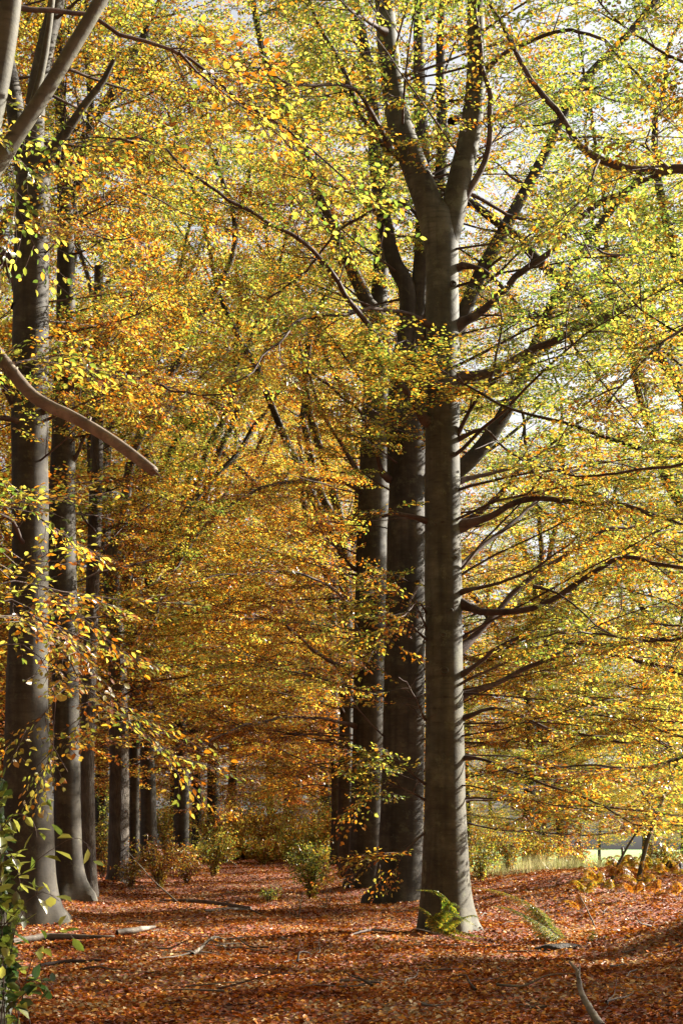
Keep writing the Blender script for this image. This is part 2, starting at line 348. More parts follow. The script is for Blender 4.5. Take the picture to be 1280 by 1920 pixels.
b = N(t, 'ShaderNodeBsdfPrincipled'); b.inputs['Roughness'].default_value = .85; L(m2.outputs[2], b.inputs['Base Color'])
bp = N(t, 'ShaderNodeBump', inp={'Strength': .8, 'Distance': .05}); L(vo.outputs['Distance'], bp.inputs['Height']); L(bp.outputs[0], b.inputs['Normal'])
L(b.outputs[0], o.inputs[0]); M_SOIL = m
xs = np.concatenate([[-900, -300, -120, -60], np.arange(-30, 30.1, .3), [60, 120, 300, 900]])
ys = np.concatenate([[-200, -60, -20], np.arange(-4, 90, .3), np.arange(90, 200, 6), [240, 320, 500, 900, 1600]])
grid('ground', xs, ys, gz, M_SOIL)

def scatter_leaves(name, n, ymin, ymax, size, seed, label, cat, m=M_LITTER, xm=.26, hue=.5, lift=.035):
    r = RS(seed); y = ymin * (ymax / ymin) ** r.rand(n) if False else (ymin ** .6 + r.rand(n) * (ymax ** .6 - ymin ** .6)) ** (1 / .6)
    x = r.uniform(-1, 1, n) * (y * xm + .8)
    ok = ~((x > 6) & (y > 50)); x, y = x[ok], y[ok]; n = len(x)
    z = gz(x, y) + r.rand(n) ** 2 * lift + .006
    a = r.uniform(0, 2 * pi, n); fw = np.stack([np.cos(a), np.sin(a), r.uniform(-.35, .55, n)], 1); fw /= np.linalg.norm(fw, axis=1)[:, None]
    up = np.stack([r.normal(0, .3, n), r.normal(0, .3, n), np.ones(n)], 1)
    V, I, L_, lv = leaves_mesh(np.stack([x, y, z], 1), fw, up, np.full(n, size) * (1 + .012 * y), r, True, .66)
    o = link(name, build_mesh(name, V, I, L_, [m], lv=lv)); o.color = (hue, 0, 0, 1)
    return tag(o, label, cat, kind='stuff')
scatter_leaves('leaf_litter', 210000, 11, 75, .052, 5, 'rust and orange fallen beech leaves carpeting the forest floor', 'fallen leaves')

# ---------------------------------------------------------------- the right hand row
def px_poly(pts, D0, D1):
    pts = list(pts); n = len(pts); c = np.concatenate([[0], np.cumsum([math.dist(a, b) for a, b in zip(pts, pts[1:])])]); c /= c[-1]
    return np.array([P(a, b, D0 + (D1 - D0) * u) for (a, b), u in zip(pts, c)])
def w2r(w, D): return w * .5 * D / F
def local(pts, loc): return np.asarray(pts, float) - np.asarray(loc, float)

def branch_part(tree, root, loc, px, D0, D1, w0, w1, dress=True, start=.25, sp=.5, sub=(.7, 1.7), name='branch', m=M_TWIG, lift=.05, cx=None):
    pre = 0
    if cx and abs(px[0][0] - cx[0]) < cx[1] + 22: pre = abs(px[0][0] - cx[0]) / F * D0; px = [(cx[0] + (px[0][0] - cx[0]) * .2, px[0][1] + 14)] + [((px[0][0] + .06 * (px[1][0] - px[0][0])), px[0][1] + .03 * (px[1][1] - px[0][1]))] + list(px[1:])
    p = local(px_poly(px, D0, D1), loc); q, u = catmull(p, .15)
    q = q + np.stack([np.zeros(len(q))] * 3, 1)
    t = Tubes(); r0, r1 = w2r(w0, D0), w2r(w1, D1); rr = r0 + (r1 - r0) * u ** .8
    rr = rr * (1 + .8 * np.exp(-np.maximum(0, u * len(u) * .15 - pre * .9) / .13))
    wob = tree.r.normal(0, 1, (len(q), 3)); wob = (wob + np.roll(wob, 1, 0) + np.roll(wob, -1, 0)) / 2.2
    q = q + wob * .03 * (u[:, None] ** .5)
    t.add(q, rr, 9); ob = t.build(name, m, root)
    if dress: tree.dress(q[::2] if len(q) > 8 else q, r0, r1, start, sp, sub, tube=False, lift=lift)
    return ob
def auto_branches(tr, axis_pts, n, hmin, hmax, L, az=None, elev=(-5, 25), r0=.03, bend=.15, sp=.5, start=.2, sub=(.8, 2.0), taper=True):
    """branches from a trunk polyline (local), az = (centre, spread) degrees clockwise from +Y"""
    ax, _ = catmull(axis_pts, .25); z = ax[:, 2]
    for k in range(n):
        h = hmin + (hmax - hmin) * (k + tr.r.rand()) / n; i = int(np.argmin(abs(z - h))); p = ax[i]
        a = tr.r.uniform(0, 360) if az is None else az[0] + tr.r.uniform(-az[1], az[1])
        e = rad(tr.r.uniform(*elev)); a = rad(a); l = tr.r.uniform(*L) * ((1 - .45 * (h - hmin) / (hmax - hmin + .01)) if taper else 1)
        c = tr.curve(p, (sin(a) * cos(e), cos(a) * cos(e), sin(e)), l, bend, .10)
        tr.dress(c, r0 * tr.r.uniform(.7, 1.3) * (l / L[1]) ** .5, .005, start, sp, sub)

# main beech
D = 25.0; loc = G(836, D); root = thing('beech_tree', 'tallest foreground beech with smooth grey forked trunk standing right of the leaf covered path', 'tree', loc)
T = Tree(11, 1.0, fill=.62)
tp = [P(838, 1790, D), P(835, 1700, D), P(834, 1500, D), P(833, 1300, D), P(831, 1100, D), P(829, 900, D), P(829, 700, D), P(828, 520, D), P(827, 440, D), P(824, 400, D), P(822, 372, D)]
tr_ = [w2r(86, D), w2r(84, D), w2r(74, D), w2r(70, D), w2r(70, D), w2r(66, D), w2r(62, D), w2r(60, D), w2r(62, D), w2r(54, D), w2r(14, D)]
tp = [p - loc for p in tp]
st = [([P(826, 480, D) - loc, P(808, 400, D) - loc, P(775, 310, D + .1) - loc, P(745, 220, D + .3) - loc, P(728, 100, D + .5) - loc, P(718, -30, D + .7) - loc, P(700, -260, D + 1) - loc, P(660, -520, D + 1) - loc],
       [w2r(56, D), w2r(50, D), w2r(44, D), w2r(40, D), w2r(36, D), w2r(32, D), w2r(22, D), w2r(8, D)]),
      ([P(831, 470, D) - loc, P(848, 400, D) - loc, P(862, 330, D) - loc, P(882, 240, D) - loc, P(893, 120, D - .1) - loc, P(892, -30, D - .2) - loc, P(915, -300, D) - loc, P(930, -560, D) - loc],
       [w2r(50, D), w2r(44, D), w2r(38, D), w2r(33, D), w2r(30, D), w2r(28, D), w2r(18, D), w2r(8, D)])]
trunk(tp, tr_, 3, M_BARK, root, roots=[(3.25, 1.0), (.15, .45), (2.0, .35), (4.4, .7), (5.3, .7)], flare=.75, hf=.9, extra=st, sides=36, bumps=.022)
B = [  # (pixels, D tip, w0, w1)
 ([(858, 610), (905, 582), (950, 542), (965, 520), (1030, 470), (1110, 392), (1180, 350), (1240, 328), (1330, 322)], 24, 14, 7),
 ([(860, 710), (920, 700), (985, 662), (1060, 626), (1140, 592), (1215, 562), (1330, 500)], 24.5, 17, 8),
 ([(866, 372), (900, 320), (918, 260), (919, 190), (907, 135), (894, 50), (900, -60)], 24.6, 12, 7),
 ([(907, 135), (955, 95), (1050, 58), (1120, 72), (1165, 112), (1230, 190)], 23, 8, 3),
 ([(864, 498), (905, 508), (945, 545), (1000, 595), (1062, 632), (1130, 720), (1200, 800)], 23.5, 8, 2.5),
 ([(850, 830), (880, 770), (918, 705), (938, 620), (928, 560)], 24, 9, 3),
 ([(862, 735), (900, 738), (935, 718)], 24.6, 8, 4),
 ([(864, 1132), (900, 1148), (960, 1146), (1030, 1128), (1090, 1085), (1165, 1045), (1240, 1058), (1340, 1075)], 24, 13, 6),
 ([(868, 1212), (920, 1160), (985, 1090), (1060, 1042), (1130, 1000), (1190, 985)], 26.5, 13, 5),
 ([(867, 1302), (930, 1282), (990, 1250), (1060, 1230), (1180, 1230), (1320, 1270)], 26, 10, 5),
 ([(864, 1062), (920, 1010), (985, 962), (1040, 900), (1100, 870)], 27, 9, 4),
 ([(868, 985), (920, 968), (985, 935), (1080, 940), (1170, 950), (1320, 1005)], 24, 13, 6),
 ([(866, 900), (930, 885), (1000, 860), (1090, 790), (1170, 780)], 26.5, 8, 3),
 ([(862, 820), (905, 805), (960, 850), (1030, 905), (1110, 930)], 23.5, 6, 2),
 ([(867, 1108), (940, 1092), (1010, 1060), (1080, 1000)], 23.6, 7, 3),
 ([(868, 1262), (950, 1205), (1010, 1190), (1120, 1210), (1260, 1190)], 23, 8, 3),
 ([(868, 1345), (940, 1330), (1040, 1370), (1150, 1385), (1300, 1420)], 24, 7, 3),
 ([(870, 1420), (930, 1432), (1020, 1470), (1100, 1500), (1200, 1545)], 23.5, 6, 2.5),
 ([(872, 1500), (930, 1500), (990, 1475), (1060, 1480)], 26.5, 5, 2),
 ([(797, 788), (768, 745), (735, 690), (700, 622), (655, 562), (600, 482), (530, 430), (425, 372), (345, 312), (290, 268), (200, 262)], 21, 13, 3),
 ([(798, 606), (770, 590), (705, 580), (640, 592), (560, 600), (500, 660), (440, 720)], 22, 8, 2.5),
 ([(795, 975), (762, 962), (712, 970)], 24.5, 9, 6),
 ([(728, 270), (690, 200), (655, 160), (560, 160), (480, 130)], 22, 9, 3),
 ([(800, 420), (740, 380), (640, 430), (560, 520), (500, 560)], 27, 7, 3),
 ([(722, 60), (660, 20), (600, -30)], 23, 8, 4),
 ([(885, 215), (960, 205), (1060, 170), (1160, 185)], 28, 8, 3),
 ([(870, 360), (950, 400), (1030, 420), (1120, 470), (1230, 480)], 27, 7, 3),
]
for px, D1, w0, w1 in B: branch_part(T, root, loc, px, D, D1, w0 * 1.12, w1 * 1.12, start=.38, sp=.42, sub=(.7, 1.7), cx=(834, 34))
branch_part(T, root, loc, [(1140, 596), (1190, 600), (1232, 642), (1300, 700)], 24.5, 24, 8, 4, start=.4)
branch_part(T, root, loc, [(1000, 1100), (1060, 1120), (1130, 1180), (1230, 1200)], 24.4, 23, 5, 2, start=.3)
# short leafy shoots on the left face of the trunk
for px in ([(800, 1180), (770, 1120), (730, 1110), (670, 1140)], [(800, 1200), (760, 1170), (720, 1190), (690, 1240)], [(798, 640), (760, 600), (720, 610), (690, 650)], [(798, 700), (770, 640), (740, 640)],
           [(796, 1470), (750, 1430), (700, 1420), (650, 1440)], [(796, 1500), (760, 1480), (710, 1470), (670, 1500)], [(797, 1560), (750, 1600), (700, 1610), (655, 1650)], [(800, 1150), (780, 1130), (750, 1160)], [(797, 1350), (770, 1290), (745, 1270)]):
    branch_part(T, root, loc, px, D - .1, D - 1.2, 3.5, 1.5, start=.15, sp=.12, sub=(.35, .7), name='shoot')
axis = np.array(tp)
auto_branches(T, axis, 14, 4.0, 13, (4.5, 7), (112, 28), (5, 38), .034, -.35, start=.5)
auto_branches(T, axis, 7, 2.2, 4.5, (4, 6), (108, 18), (-5, 8), .024, -.2, start=.4)
for e, _ in st: auto_branches(T, np.array(e), 12, 12.5, 20, (2.5, 4.5), None, (0, 45), .028)
T.sp = [q for q in T.sp if not (abs(q[0][0]) < .8 and q[0][1] < .4 and q[0][2] < 12.5)]   # the bole itself carries no leaves
T.crown('crown', root, hue=.4); tag(T.wood.build('twigs', M_TWIG, root), kind='stuff')
# knots: closed branch scars with a dark centre
def knot(px, py, rr, root, loc):
    c = P(px, py, D) - loc; a = np.array((px - 834) / F * D); R = w2r(72, D); x = c[0] - (tp[3][0]); yy = -math.sqrt(max(.001, R * R - x * x)) ; c = np.array((c[0], (P(0, 0, D) - loc)[1] + yy + .005, c[2]))
    n = nrm((x, yy, 0)); u = np.cross(n, Z3)
    t = Tubes(); k = np.arange(17) / 16 * 2 * pi; ring = c + rr * (np.cos(k)[:, None] * u + np.sin(k)[:, None] * Z3 * .8) + n * .012
    t.add(ring, rr * .34, 7); ob = t.build('knot', M_BARK, root)
    t = Tubes(); t.add(np.array([c - n * .05, c + n * .012]), [rr * .8, rr * .55], 12, cap=True); t.build('knot_hollow', M_TWIG, ob)
knot(828, 1196, .045, root, loc); knot(830, 1262, .06, root, loc); knot(846, 860, .035, root, loc); knot(842, 1150, .03, root, loc)
for a, b_, c_ in ((846, 545, .05), (822, 690, .03), (850, 1052, .03), (815, 990, .025), (848, 1395, .03), (820, 1480, .028), (836, 760, .022), (812, 1330, .02)): knot(a, b_, c_, root, loc)
print('main leaves', T.nleaf)

# second beech behind the main one: thick, multi stemmed
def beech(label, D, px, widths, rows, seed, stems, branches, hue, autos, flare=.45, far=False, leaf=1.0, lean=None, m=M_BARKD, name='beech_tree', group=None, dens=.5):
    base = G(px[0], D, -.05); root = thing(name, label, 'tree', base, group)
    T = Tree(seed, leaf, far)
    pts = [base * 0] + [P(a, b, D) - base for a, b in zip(px[1:], rows[1:])]
    r = [w2r(w, D) for w in widths]
    ex = []
    for s, w, D1 in stems:
        ex.append((px_poly(s, D, D1) - base, [w2r(x, D) for x in np.interp(np.linspace(0, 1, len(s)), [0, 1], w)]))
    trunk(pts, r, seed, m, root, flare=flare, hf=.7, extra=ex)
    for b, D1, w0, w1 in branches: branch_part(T, root, base, b, D, D1, w0, w1, sp=dens, cx=(px[min(3, len(px) - 1)], max(widths) * .5))
    for (which, n, h0, h1, L, az, el) in autos:
        auto_branches(T, np.array(pts) if which < 0 else np.array(ex[which][0]), n, h0, h1, L, az, el, .038, sp=dens, start=.35)
    T.crown('crown', root, hue=hue); tag(T.wood.build('twigs', M_TWIG, root), kind='stuff'); print(label[:30], T.nleaf)
    return root, T
beech('massive grey beech close behind the tallest one, splitting into many upright stems', 36, [748, 752, 756, 758, 762, 765, 768], [82, 78, 76, 74, 74, 70, 60], [0, 1600, 1400, 1200, 1000, 880, 780], 21,
      [([(752, 900), (770, 700), (790, 500), (795, 330), (786, 180), (785, 0), (790, -260)], (44, 12), 36), ([(765, 880), (800, 700), (815, 450), (828, 280), (825, 100), (835, -120)], (36, 12), 36.5),
       ([(745, 900), (745, 740), (765, 560), (735, 480), (708, 340), (695, 170), (668, 0), (650, -200)], (40, 14), 35.5),
       ([(780, 900), (860, 880), (930, 800), (985, 690), (1040, 560), (1110, 440), (1200, 330)], (34, 10), 37), ([(785, 830), (880, 560), (950, 420), (1015, 300), (1080, 170), (1180, 60), (1260, -40)], (34, 10), 36)],
      [([(735, 860), (715, 760), (660, 690), (625, 640)], 35, 9, 4), ([(718, 890), (690, 800), (640, 740), (575, 690)], 34, 10, 4), ([(790, 1090), (775, 1110), (765, 1150)], 34, 9, 5),
       ([(790, 1000), (900, 960), (1000, 860), (1120, 820), (1280, 830)], 35, 14, 5), ([(790, 1180), (900, 1240), (1010, 1185), (1130, 1215), (1290, 1270)], 36, 13, 5)],
      .5, [(-1, 9, 2.2, 6, (6, 9), (85, 30), (-4, 10)), (-1, 12, 4, 10, (5, 8), (75, 40), (-5, 20)), (-1, 8, 3, 12, (4, 6.5), (265, 40), (0, 25)), (3, 18, 11, 18, (3, 5), None, (-5, 30)), (4, 22, 12, 24, (3, 5), None, (-5, 30)), (0, 10, 13, 25, (3, 4.5), None, (0, 40)), (2, 12, 12, 23, (3, 5), (270, 80), (0, 40))], leaf=1.05)
beech('dark beech trunk third in the right row, partly hidden by the massive one', 43, [684, 686, 690, 694, 698, 704, 708], [66, 60, 60, 62, 60, 54, 44], [0, 1600, 1400, 1200, 1000, 800, 640], 31,
      [([(700, 700), (712, 600), (690, 570), (645, 470), (600, 380), (560, 260), (500, 120), (470, -20)], (30, 10), 42), ([(704, 660), (720, 400), (730, 200), (740, -60)], (34, 12), 44)],
      [([(655, 1252), (620, 1240), (590, 1220), (535, 1172)], 41, 10, 5), ([(662, 1065), (640, 1040), (600, 990), (590, 960)], 42, 6, 3), ([(665, 912), (610, 900), (510, 910), (440, 942), (385, 985), (320, 1090), (280, 1180)], 38, 8, 3),
       ([(652, 1356), (560, 1344), (460, 1360), (380, 1392)], 39, 7, 3), ([(680, 900), (640, 830), (608, 780), (575, 690), (560, 640)], 41, 11, 4), ([(668, 1130), (560, 1075), (420, 1080), (330, 1100)], 38, 6, 2.5)],
      .78, [(-1, 22, 2.6, 13, (5, 7.5), (275, 50), (-5, 22)), (-1, 10, 4.0, 10, (6, 9), (80, 40), (-4, 14)), (0, 32, 13, 27, (3, 6.5), None, (-5, 35)), (1, 18, 14, 30, (3, 5), None, (0, 35))], leaf=1.1)

# ---------------------------------------------------------------- tree variants shared by the farther rows
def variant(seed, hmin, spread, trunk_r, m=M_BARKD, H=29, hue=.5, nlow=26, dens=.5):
    r = RS(seed); root = link('beech_tree', None); T = Tree(seed, 1.0, True)
    hf = r.uniform(10, 13); pts = [np.zeros(3) - Z3 * .1, (r.normal(0, .05), r.normal(0, .05), 3), (r.normal(0, .12), r.normal(0, .12), 7), (r.normal(0, .2), r.normal(0, .2), hf)]
    ex = []
    for k in range(4):
        a = k * 1.57 + r.uniform(-.5, .5); q = r.uniform(.25, .6)
        c = T.curve(np.array(pts[-1]) - Z3 * .6, (sin(a) * q, cos(a) * q, 1), H - hf, .5, .10); ex.append((c, [trunk_r * .58, .03]))
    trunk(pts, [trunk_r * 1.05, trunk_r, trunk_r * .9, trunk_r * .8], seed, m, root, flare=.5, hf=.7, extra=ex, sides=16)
    auto_branches(T, np.array(pts), nlow, hmin, hf, spread, None, (-8, 25), .035, sp=dens, taper=False)
    for e, _ in ex: auto_branches(T, e, 15, hf, H - .5, (3, 5.5), None, (0, 40), .025, sp=dens)
    tag(T.wood.build('twigs', M_TWIG, root), kind='stuff'); T.crown('crown', root, hue=hue); print('variant', T.nleaf)
    return root
VA = [variant(101, 2.2, (4.5, 7), .32, nlow=42), variant(102, 2.6, (4, 6.5), .27, nlow=38), variant(103, 3.2, (4, 6), .22, nlow=32), variant(104, 5., (4.5, 6.5), .3, nlow=28)]
used = set()
def plant(v, x, y, rz, sc, label, group=None, hue=.5, name='beech_tree', bark=None, wide=1., cat='tree', z=None):
    src = VA[v]
    if v in used or bark: 
        o = src.copy(); C.objects.link(o); new = True
        for ch in src.children:
            c = ch.copy(); C.objects.link(c); c.parent = o
    else: o = src; used.add(v)
    o.name = name; o.location = (x, y, float(gz(x, y)) - .05 if z is None else z); o.rotation_euler = (0, 0, rz); o.scale = (sc * wide, sc * wide, sc)
    for k in ('label', 'category', 'group'):
        if k in o: del o[k]
    tag(o, label, cat, group)
    for c in o.children:
        if c.name.startswith('crown'): c.color = (hue, 0, 0, 1)
        if bark and c.name.startswith('trunk'):
            c.data = c.data.copy(); c.data.materials[0] = bark
    return o
def pl(v, px, D, rz, sc, label, **k):
    p = G(px, D); return plant(v, p[0], D, rz, sc, label, **k)
GR = 'beeches of the avenue and the wood behind it'
pl(1, 652, 50, .5, 1.0, 'slim dark trunk half hidden behind the third trunk of the right row', group=GR, hue=.76)
pl(2, 630, 58, 2.5, 1.05, 'dark trunk farthest left in the right row, above the leafy sapling', group=GR, hue=.75)
pl(0, 640, 69, 3.5, 1.0, 'far beech of the right row whose orange crown closes the avenue', group=GR, hue=.76)
pl(1, 612, 84, 1.5, 1.05, 'far beech at the end of the right row behind sunlit bushes', group=GR, hue=.72)
# left row
beech('big smooth beech at the left edge with a flared root and pale sunlit right side', 27, [50, 52, 52, 50, 56, 57, 60, 66], [100, 92, 86, 78, 70, 70, 66, 58], [0, 1600, 1450, 1300, 1080, 800, 500, 290], 41,
      [([(60, 400), (62, 290), (68, 190), (85, 90), (110, -20), (130, -220)], (46, 20), 27), ([(75, 360), (95, 290), (120, 255), (160, 195), (195, 150), (214, 112)], (26, 8), 26.5), ([(60, 400), (40, 280), (20, 150), (-10, 0), (-40, -200)], (40, 20), 28)],
      [([(50, 560), (20, 500), (-40, 440)], 27, 34, 26), ([(40, 770), (10, 720), (-40, 660)], 26.5, 26, 20), ([(60, 1040), (38, 1010), (25, 975), (-20, 962)], 26, 10, 6),
       ([(92, 765), (150, 712), (185, 700), (250, 702), (330, 735), (430, 740)], 24, 8, 3), ([(60, 800), (0, 782), (-60, 780)], 26, 12, 9), ([(90, 430), (140, 410), (200, 450), (260, 440)], 25, 5, 2)],
      .62, [(-1, 9, 8.5, 14, (2.5, 4), (75, 50), (0, 30)), (0, 9, 14, 20, (3, 5), (60, 70), (-10, 30)), (2, 6, 14, 20, (3, 5), None, (-5, 30))], flare=.6, leaf=1.)
beech('second smooth trunk of the left row, its foot curving right into the leaves', 36, [134, 128, 125, 121, 116, 120, 124, 118], [58, 50, 48, 50, 52, 42, 34, 26], [0, 1600, 1400, 1200, 1000, 800, 500, 250], 51,
      [([(118, 300), (112, 150), (118, 0), (122, -200)], (24, 8), 36), ([(125, 330), (170, 240), (235, 130), (300, 0), (340, -140)], (20, 7), 37), ([(122, 420), (150, 330), (170, 200), (160, 60), (175, -100)], (18, 6), 36.5)],
      [([(140, 860), (165, 790), (150, 700), (160, 650), (206, 618)], 35, 7, 3), ([(130, 700), (90, 690), (60, 640)], 35, 8, 4)],
      .74, [(-1, 16, 7, 17, (3.5, 6), (80, 60), (-5, 25)), (1, 16, 15, 24, (3, 5.5), None, (0, 35)), (0, 16, 16, 25, (3, 5.5), None, (0, 35)), (2, 18, 16, 23, (3, 5.5), None, (-10, 35))], flare=.8, leaf=1.1)
beech('narrow rough barked trunk between the second beech and the gap of yellow leaves', 38, [168, 166, 164, 172, 182, 186], [32, 28, 26, 25, 24, 18], [0, 1600, 1400, 1150, 850, 500], 61, [],
      [([(182, 1000), (150, 960), (148, 900)], 37, 5, 3)], .4, [(-1, 16, 8, 17, (2.5, 4.5), (90, 90), (-5, 30))], m=M_OAK, leaf=1.1, flare=.3, name='oak_tree')
pl(3, 221, 45, 1.0, 1.0, 'rough dark trunk left of the bushes, with a pale lit right edge', group=GR, hue=.5, bark=M_OAK)
pl(2, 250, 50, 4.0, .95, 'thin brown trunk squeezed between two thicker dark trunks', group=GR, hue=.72)
pl(3, 279, 55, 5.1, 1.0, 'broad dark trunk behind the low yellow bushes at left', group=GR, hue=.76)
pl(3, 339, 62, .3, 1.02, 'trunk with a bright white sunlit strip on its right side', group=GR, hue=.72)
pl(2, 368, 68, 2.2, 1.0, 'slender pale grey trunk right of the one with the bright strip', group=GR, hue=.76)
pl(3, 398, 72, 1.2, 1.0, 'dark trunk at the far left end of the avenue', group=GR, hue=.62)
pl(1, 432, 86, 5.0, 1.0, 'far trunk beyond the leafy rise at the end of the path', group=GR, hue=.62)
GB = 'trees of the wood behind the rows'
back = [(-11.5, 33, 1), (-12, 42, 0), (-14.5, 52, 3), (-13, 61, 2), (-16, 68, 1), (-12.5, 75, 0), (-9.5, 82, 2), (-20, 78, 3), (-3.5, 96, 0), (2.5, 99, 3), (-9, 101, 1), (-1, 112, 2), (8.5, 97, 2), (-15, 106, 0), (5, 118, 1), (-6, 122, 3)]
for i, (x, y, v) in enumerate(back):
    plant(v, x, y, i * 1.7, RS(i).uniform(1.0, 1.2), 'slim autumn beech of the closed wood, seen in scraps behind nearer ones', group=GB, hue=.58 + .26 * RS(i + 9).rand())
# beyond the bank on the right
plant(1, 12.2, 49, .7, 1.0, 'beech at the right edge whose yellow branches hang over the meadow fence', group=None, hue=.36)
plant(0, 9.6, 37, 2.9, .95, 'golden beech just outside the right edge whose low branches reach in', group=None, hue=.38)
for i, (x, y, v) in enumerate([(16, 64, 0), (21, 83, 1), (12, 88, 3), (28, 118, 0), (19, 122, 2), (37, 150, 1), (26, 158, 3), (47, 175, 0), (34, 190, 1), (17, 165, 0), (9, 150, 2), (55, 200, 0)]):
    plant(v, x, y, i * 2.3, RS(i + 40).uniform(.75, 1.0), 'yellow tree on the far side of the meadow, seen in scraps through the hanging leaves', group='trees beyond the meadow', hue=.3 + .2 * RS(i + 70).rand())

plant(0, 11.0, 19.4, 1.9, .44, 'unseen short beech added outside the right edge to throw the foreground into shade', hue=.4, wide=1.7)  # unseen shade caster added here, kept squat so the near leaves stay lit
plant(1, 17.5, 22.5, 4.9, .5, 'farther unseen short beech added outside the right edge to deepen the foreground shade', hue=.4, wide=1.6)  # second out-of-view caster, added on the sun side for foreground shade
for i, (x, y, v) in enumerate([(-8.5, -5, 3), (7, -7, 3), (-9, -15, 0), (1.5, -15, 3), (9, -17, 1), (-3.5, -23, 0), (13, -3, 3), (-14, 4, 0), (-15, 16, 1), (-2, -9, 3), (-6, 0, 3), (5.5, -.5, 3), (-12.5, 9, 3), (-12, 20, 2), (0, -5.5, 3), (-17, 27, 0)]):  # out-of-view trees added so open sky lights the trunk fronts less
    plant(v, x, y, i * 1.3, 1.0, 'unseen beech added around the viewpoint, continuing the wood and blocking sky light', group='unseen trees added around the viewpoint', hue=.5)
for i, (x, y, v) in enumerate([(9.5, 73, 0), (12.8, 84, 1), (19.5, 92, 0), (14, 100, 0), (24, 100, 1), (20.5, 74, 1)]):
    plant(v, x, y, i * 1.9, 1.0, 'golden tree behind the bushes of the meadow edge, branches hanging to the ground', group='golden trees behind the meadow edge', hue=.4 + .05 * (i % 3))
# right edge neighbour, its branches come in from the right
D = 21.0; base = np.array((6.4, 21.0, float(gz(6.4, 21)) - .05)); root = thing('beech_tree', 'beech outside the right edge whose thick crooked branch enters at the top right', 'tree', base)
T = Tree(71, 1.0, fill=1); ax = [np.zeros(3), (0.05, 0, 3), (-.05, .1, 8), (.1, 0, 13), (.3, 0, 19)]
trunk(ax, [.34, .3, .27, .22, .1], 72, M_BARK, root)
for px, D1, w0, w1 in [([(1460, 420), (1340, 330), (1262, 315), (1200, 322), (1130, 300), (1085, 268), (1040, 210), (990, 150), (968, 100), (925, 20), (890, -60)], 21.5, 24, 5),
                       ([(1250, 315), (1210, 270), (1225, 230), (1260, 200)], 20.5, 5, 2), ([(1120, 300), (1090, 380), (1040, 420)], 20.5, 5, 2),
                       ([(1440, 800), (1300, 860), (1200, 880), (1080, 890), (1000, 870)], 22, 9, 3), ([(1440, 1000), (1300, 1180), (1200, 1200), (1090, 1190), (990, 1196)], 22, 9, 3),
                       ([(1440, 1330), (1330, 1400), (1200, 1440), (1080, 1430), (980, 1450)], 23, 7, 3), ([(1440, 560), (1300, 600), (1180, 700), (1130, 760)], 20, 9, 3), ([(1440, 150), (1300, 120), (1180, 60), (1100, -20)], 20, 9, 3)]:
    branch_part(T, root, base, px, D, D1, w0, w1, sp=.42)
auto_branches(T, np.array(ax), 8, 7, 17, (2.5, 4), (260, 60), (-8, 22), .025)
auto_branches(T, np.array(ax), 6, 9, 18, (2.0, 3.5), (150, 50), (-8, 22), .025)
T.crown('crown', root, hue=.4); tag(T.wood.build('twigs', M_TWIG, root), kind='stuff'); print('right edge', T.nleaf)

# nearest tree, its trunk stands just off the left edge and its limbs cross the top left
D = 11.0; base = np.array((-2.78, 11.0, float(gz(-2.78, 11)) - .05)); root = thing('beech_tree', 'nearest tree at the left edge, leafy vine on its foot and a broken branch above', 'tree', base)
T = Tree(81, .84)
q = [(-38, 2000), (-38, 1750), (-50, 1500), (-72, 1200), (-90, 900), (-90, 650), (-62, 400), (-20, 230), (12, 60), (28, -100), (60, -500), (80, -900)]
pts = [P(a, b, D) - base for a, b in q]
trunk(pts, [w2r(w, D) for w in (105, 95, 88, 84, 80, 74, 60, 50, 46, 42, 34, 12)], 82, M_BARK, root, flare=.3,
      extra=[([P(*a, D) - base for a in ((-70, 480), (-20, 330), (10, 285), (75, 190), (130, 100), (192, -5), (260, -140), (330, -330))], [w2r(w, D) for w in (44, 34, 30, 26, 25, 24, 16, 6)]),
             ([P(*a, D + .3) - base for a in ((-60, 420), (-20, 350), (22, 285), (62, 195), (85, 100), (100, -20), (115, -200))], [w2r(w, D) for w in (20, 17, 15, 14, 12, 10, 6)])])
p, u = catmull([P(*a, d) - base for a, d in (((-95, 560), 11), ((-40, 622), 10.9), ((0, 668), 10.8), ((55, 735), 10.7), ((95, 762), 10.6), ((140, 783), 10.5), ((200, 818), 10.4), ((246, 850), 10.3), ((289, 884), 10.2))], .06)
tt = Tubes(); rr = np.interp(u, [0, .2, 1], [w2r(34, D), w2r(25, D), w2r(19, D)]); tt.add(p, rr, 16, trunk_mod(5, 0, 1, 0, .06), cap=True); 
e = p[-1]; dd = nrm(p[-1] - p[-3])
for k in range(7):
    a = k * .9; o_ = nrm(np.cross(dd, (cos(a), .3, sin(a)))) * .022; tt.add(np.array([e - dd * .03 + o_, e + dd * (.02 + .045 * ((k * 37) % 10) / 10) + o_ * .8]), [.013, .002], 5, cap=True)
for i_, v_ in ((14, (.02, 0, .06)), (22, (-.01, -.03, -.05)), (27, (.03, -.02, .05))): tt.add(np.array([p[i_], p[i_] + np.array(v_)]), [.02, .009], 7, cap=True)
tt.build('broken_branch', M_LIMB, root)
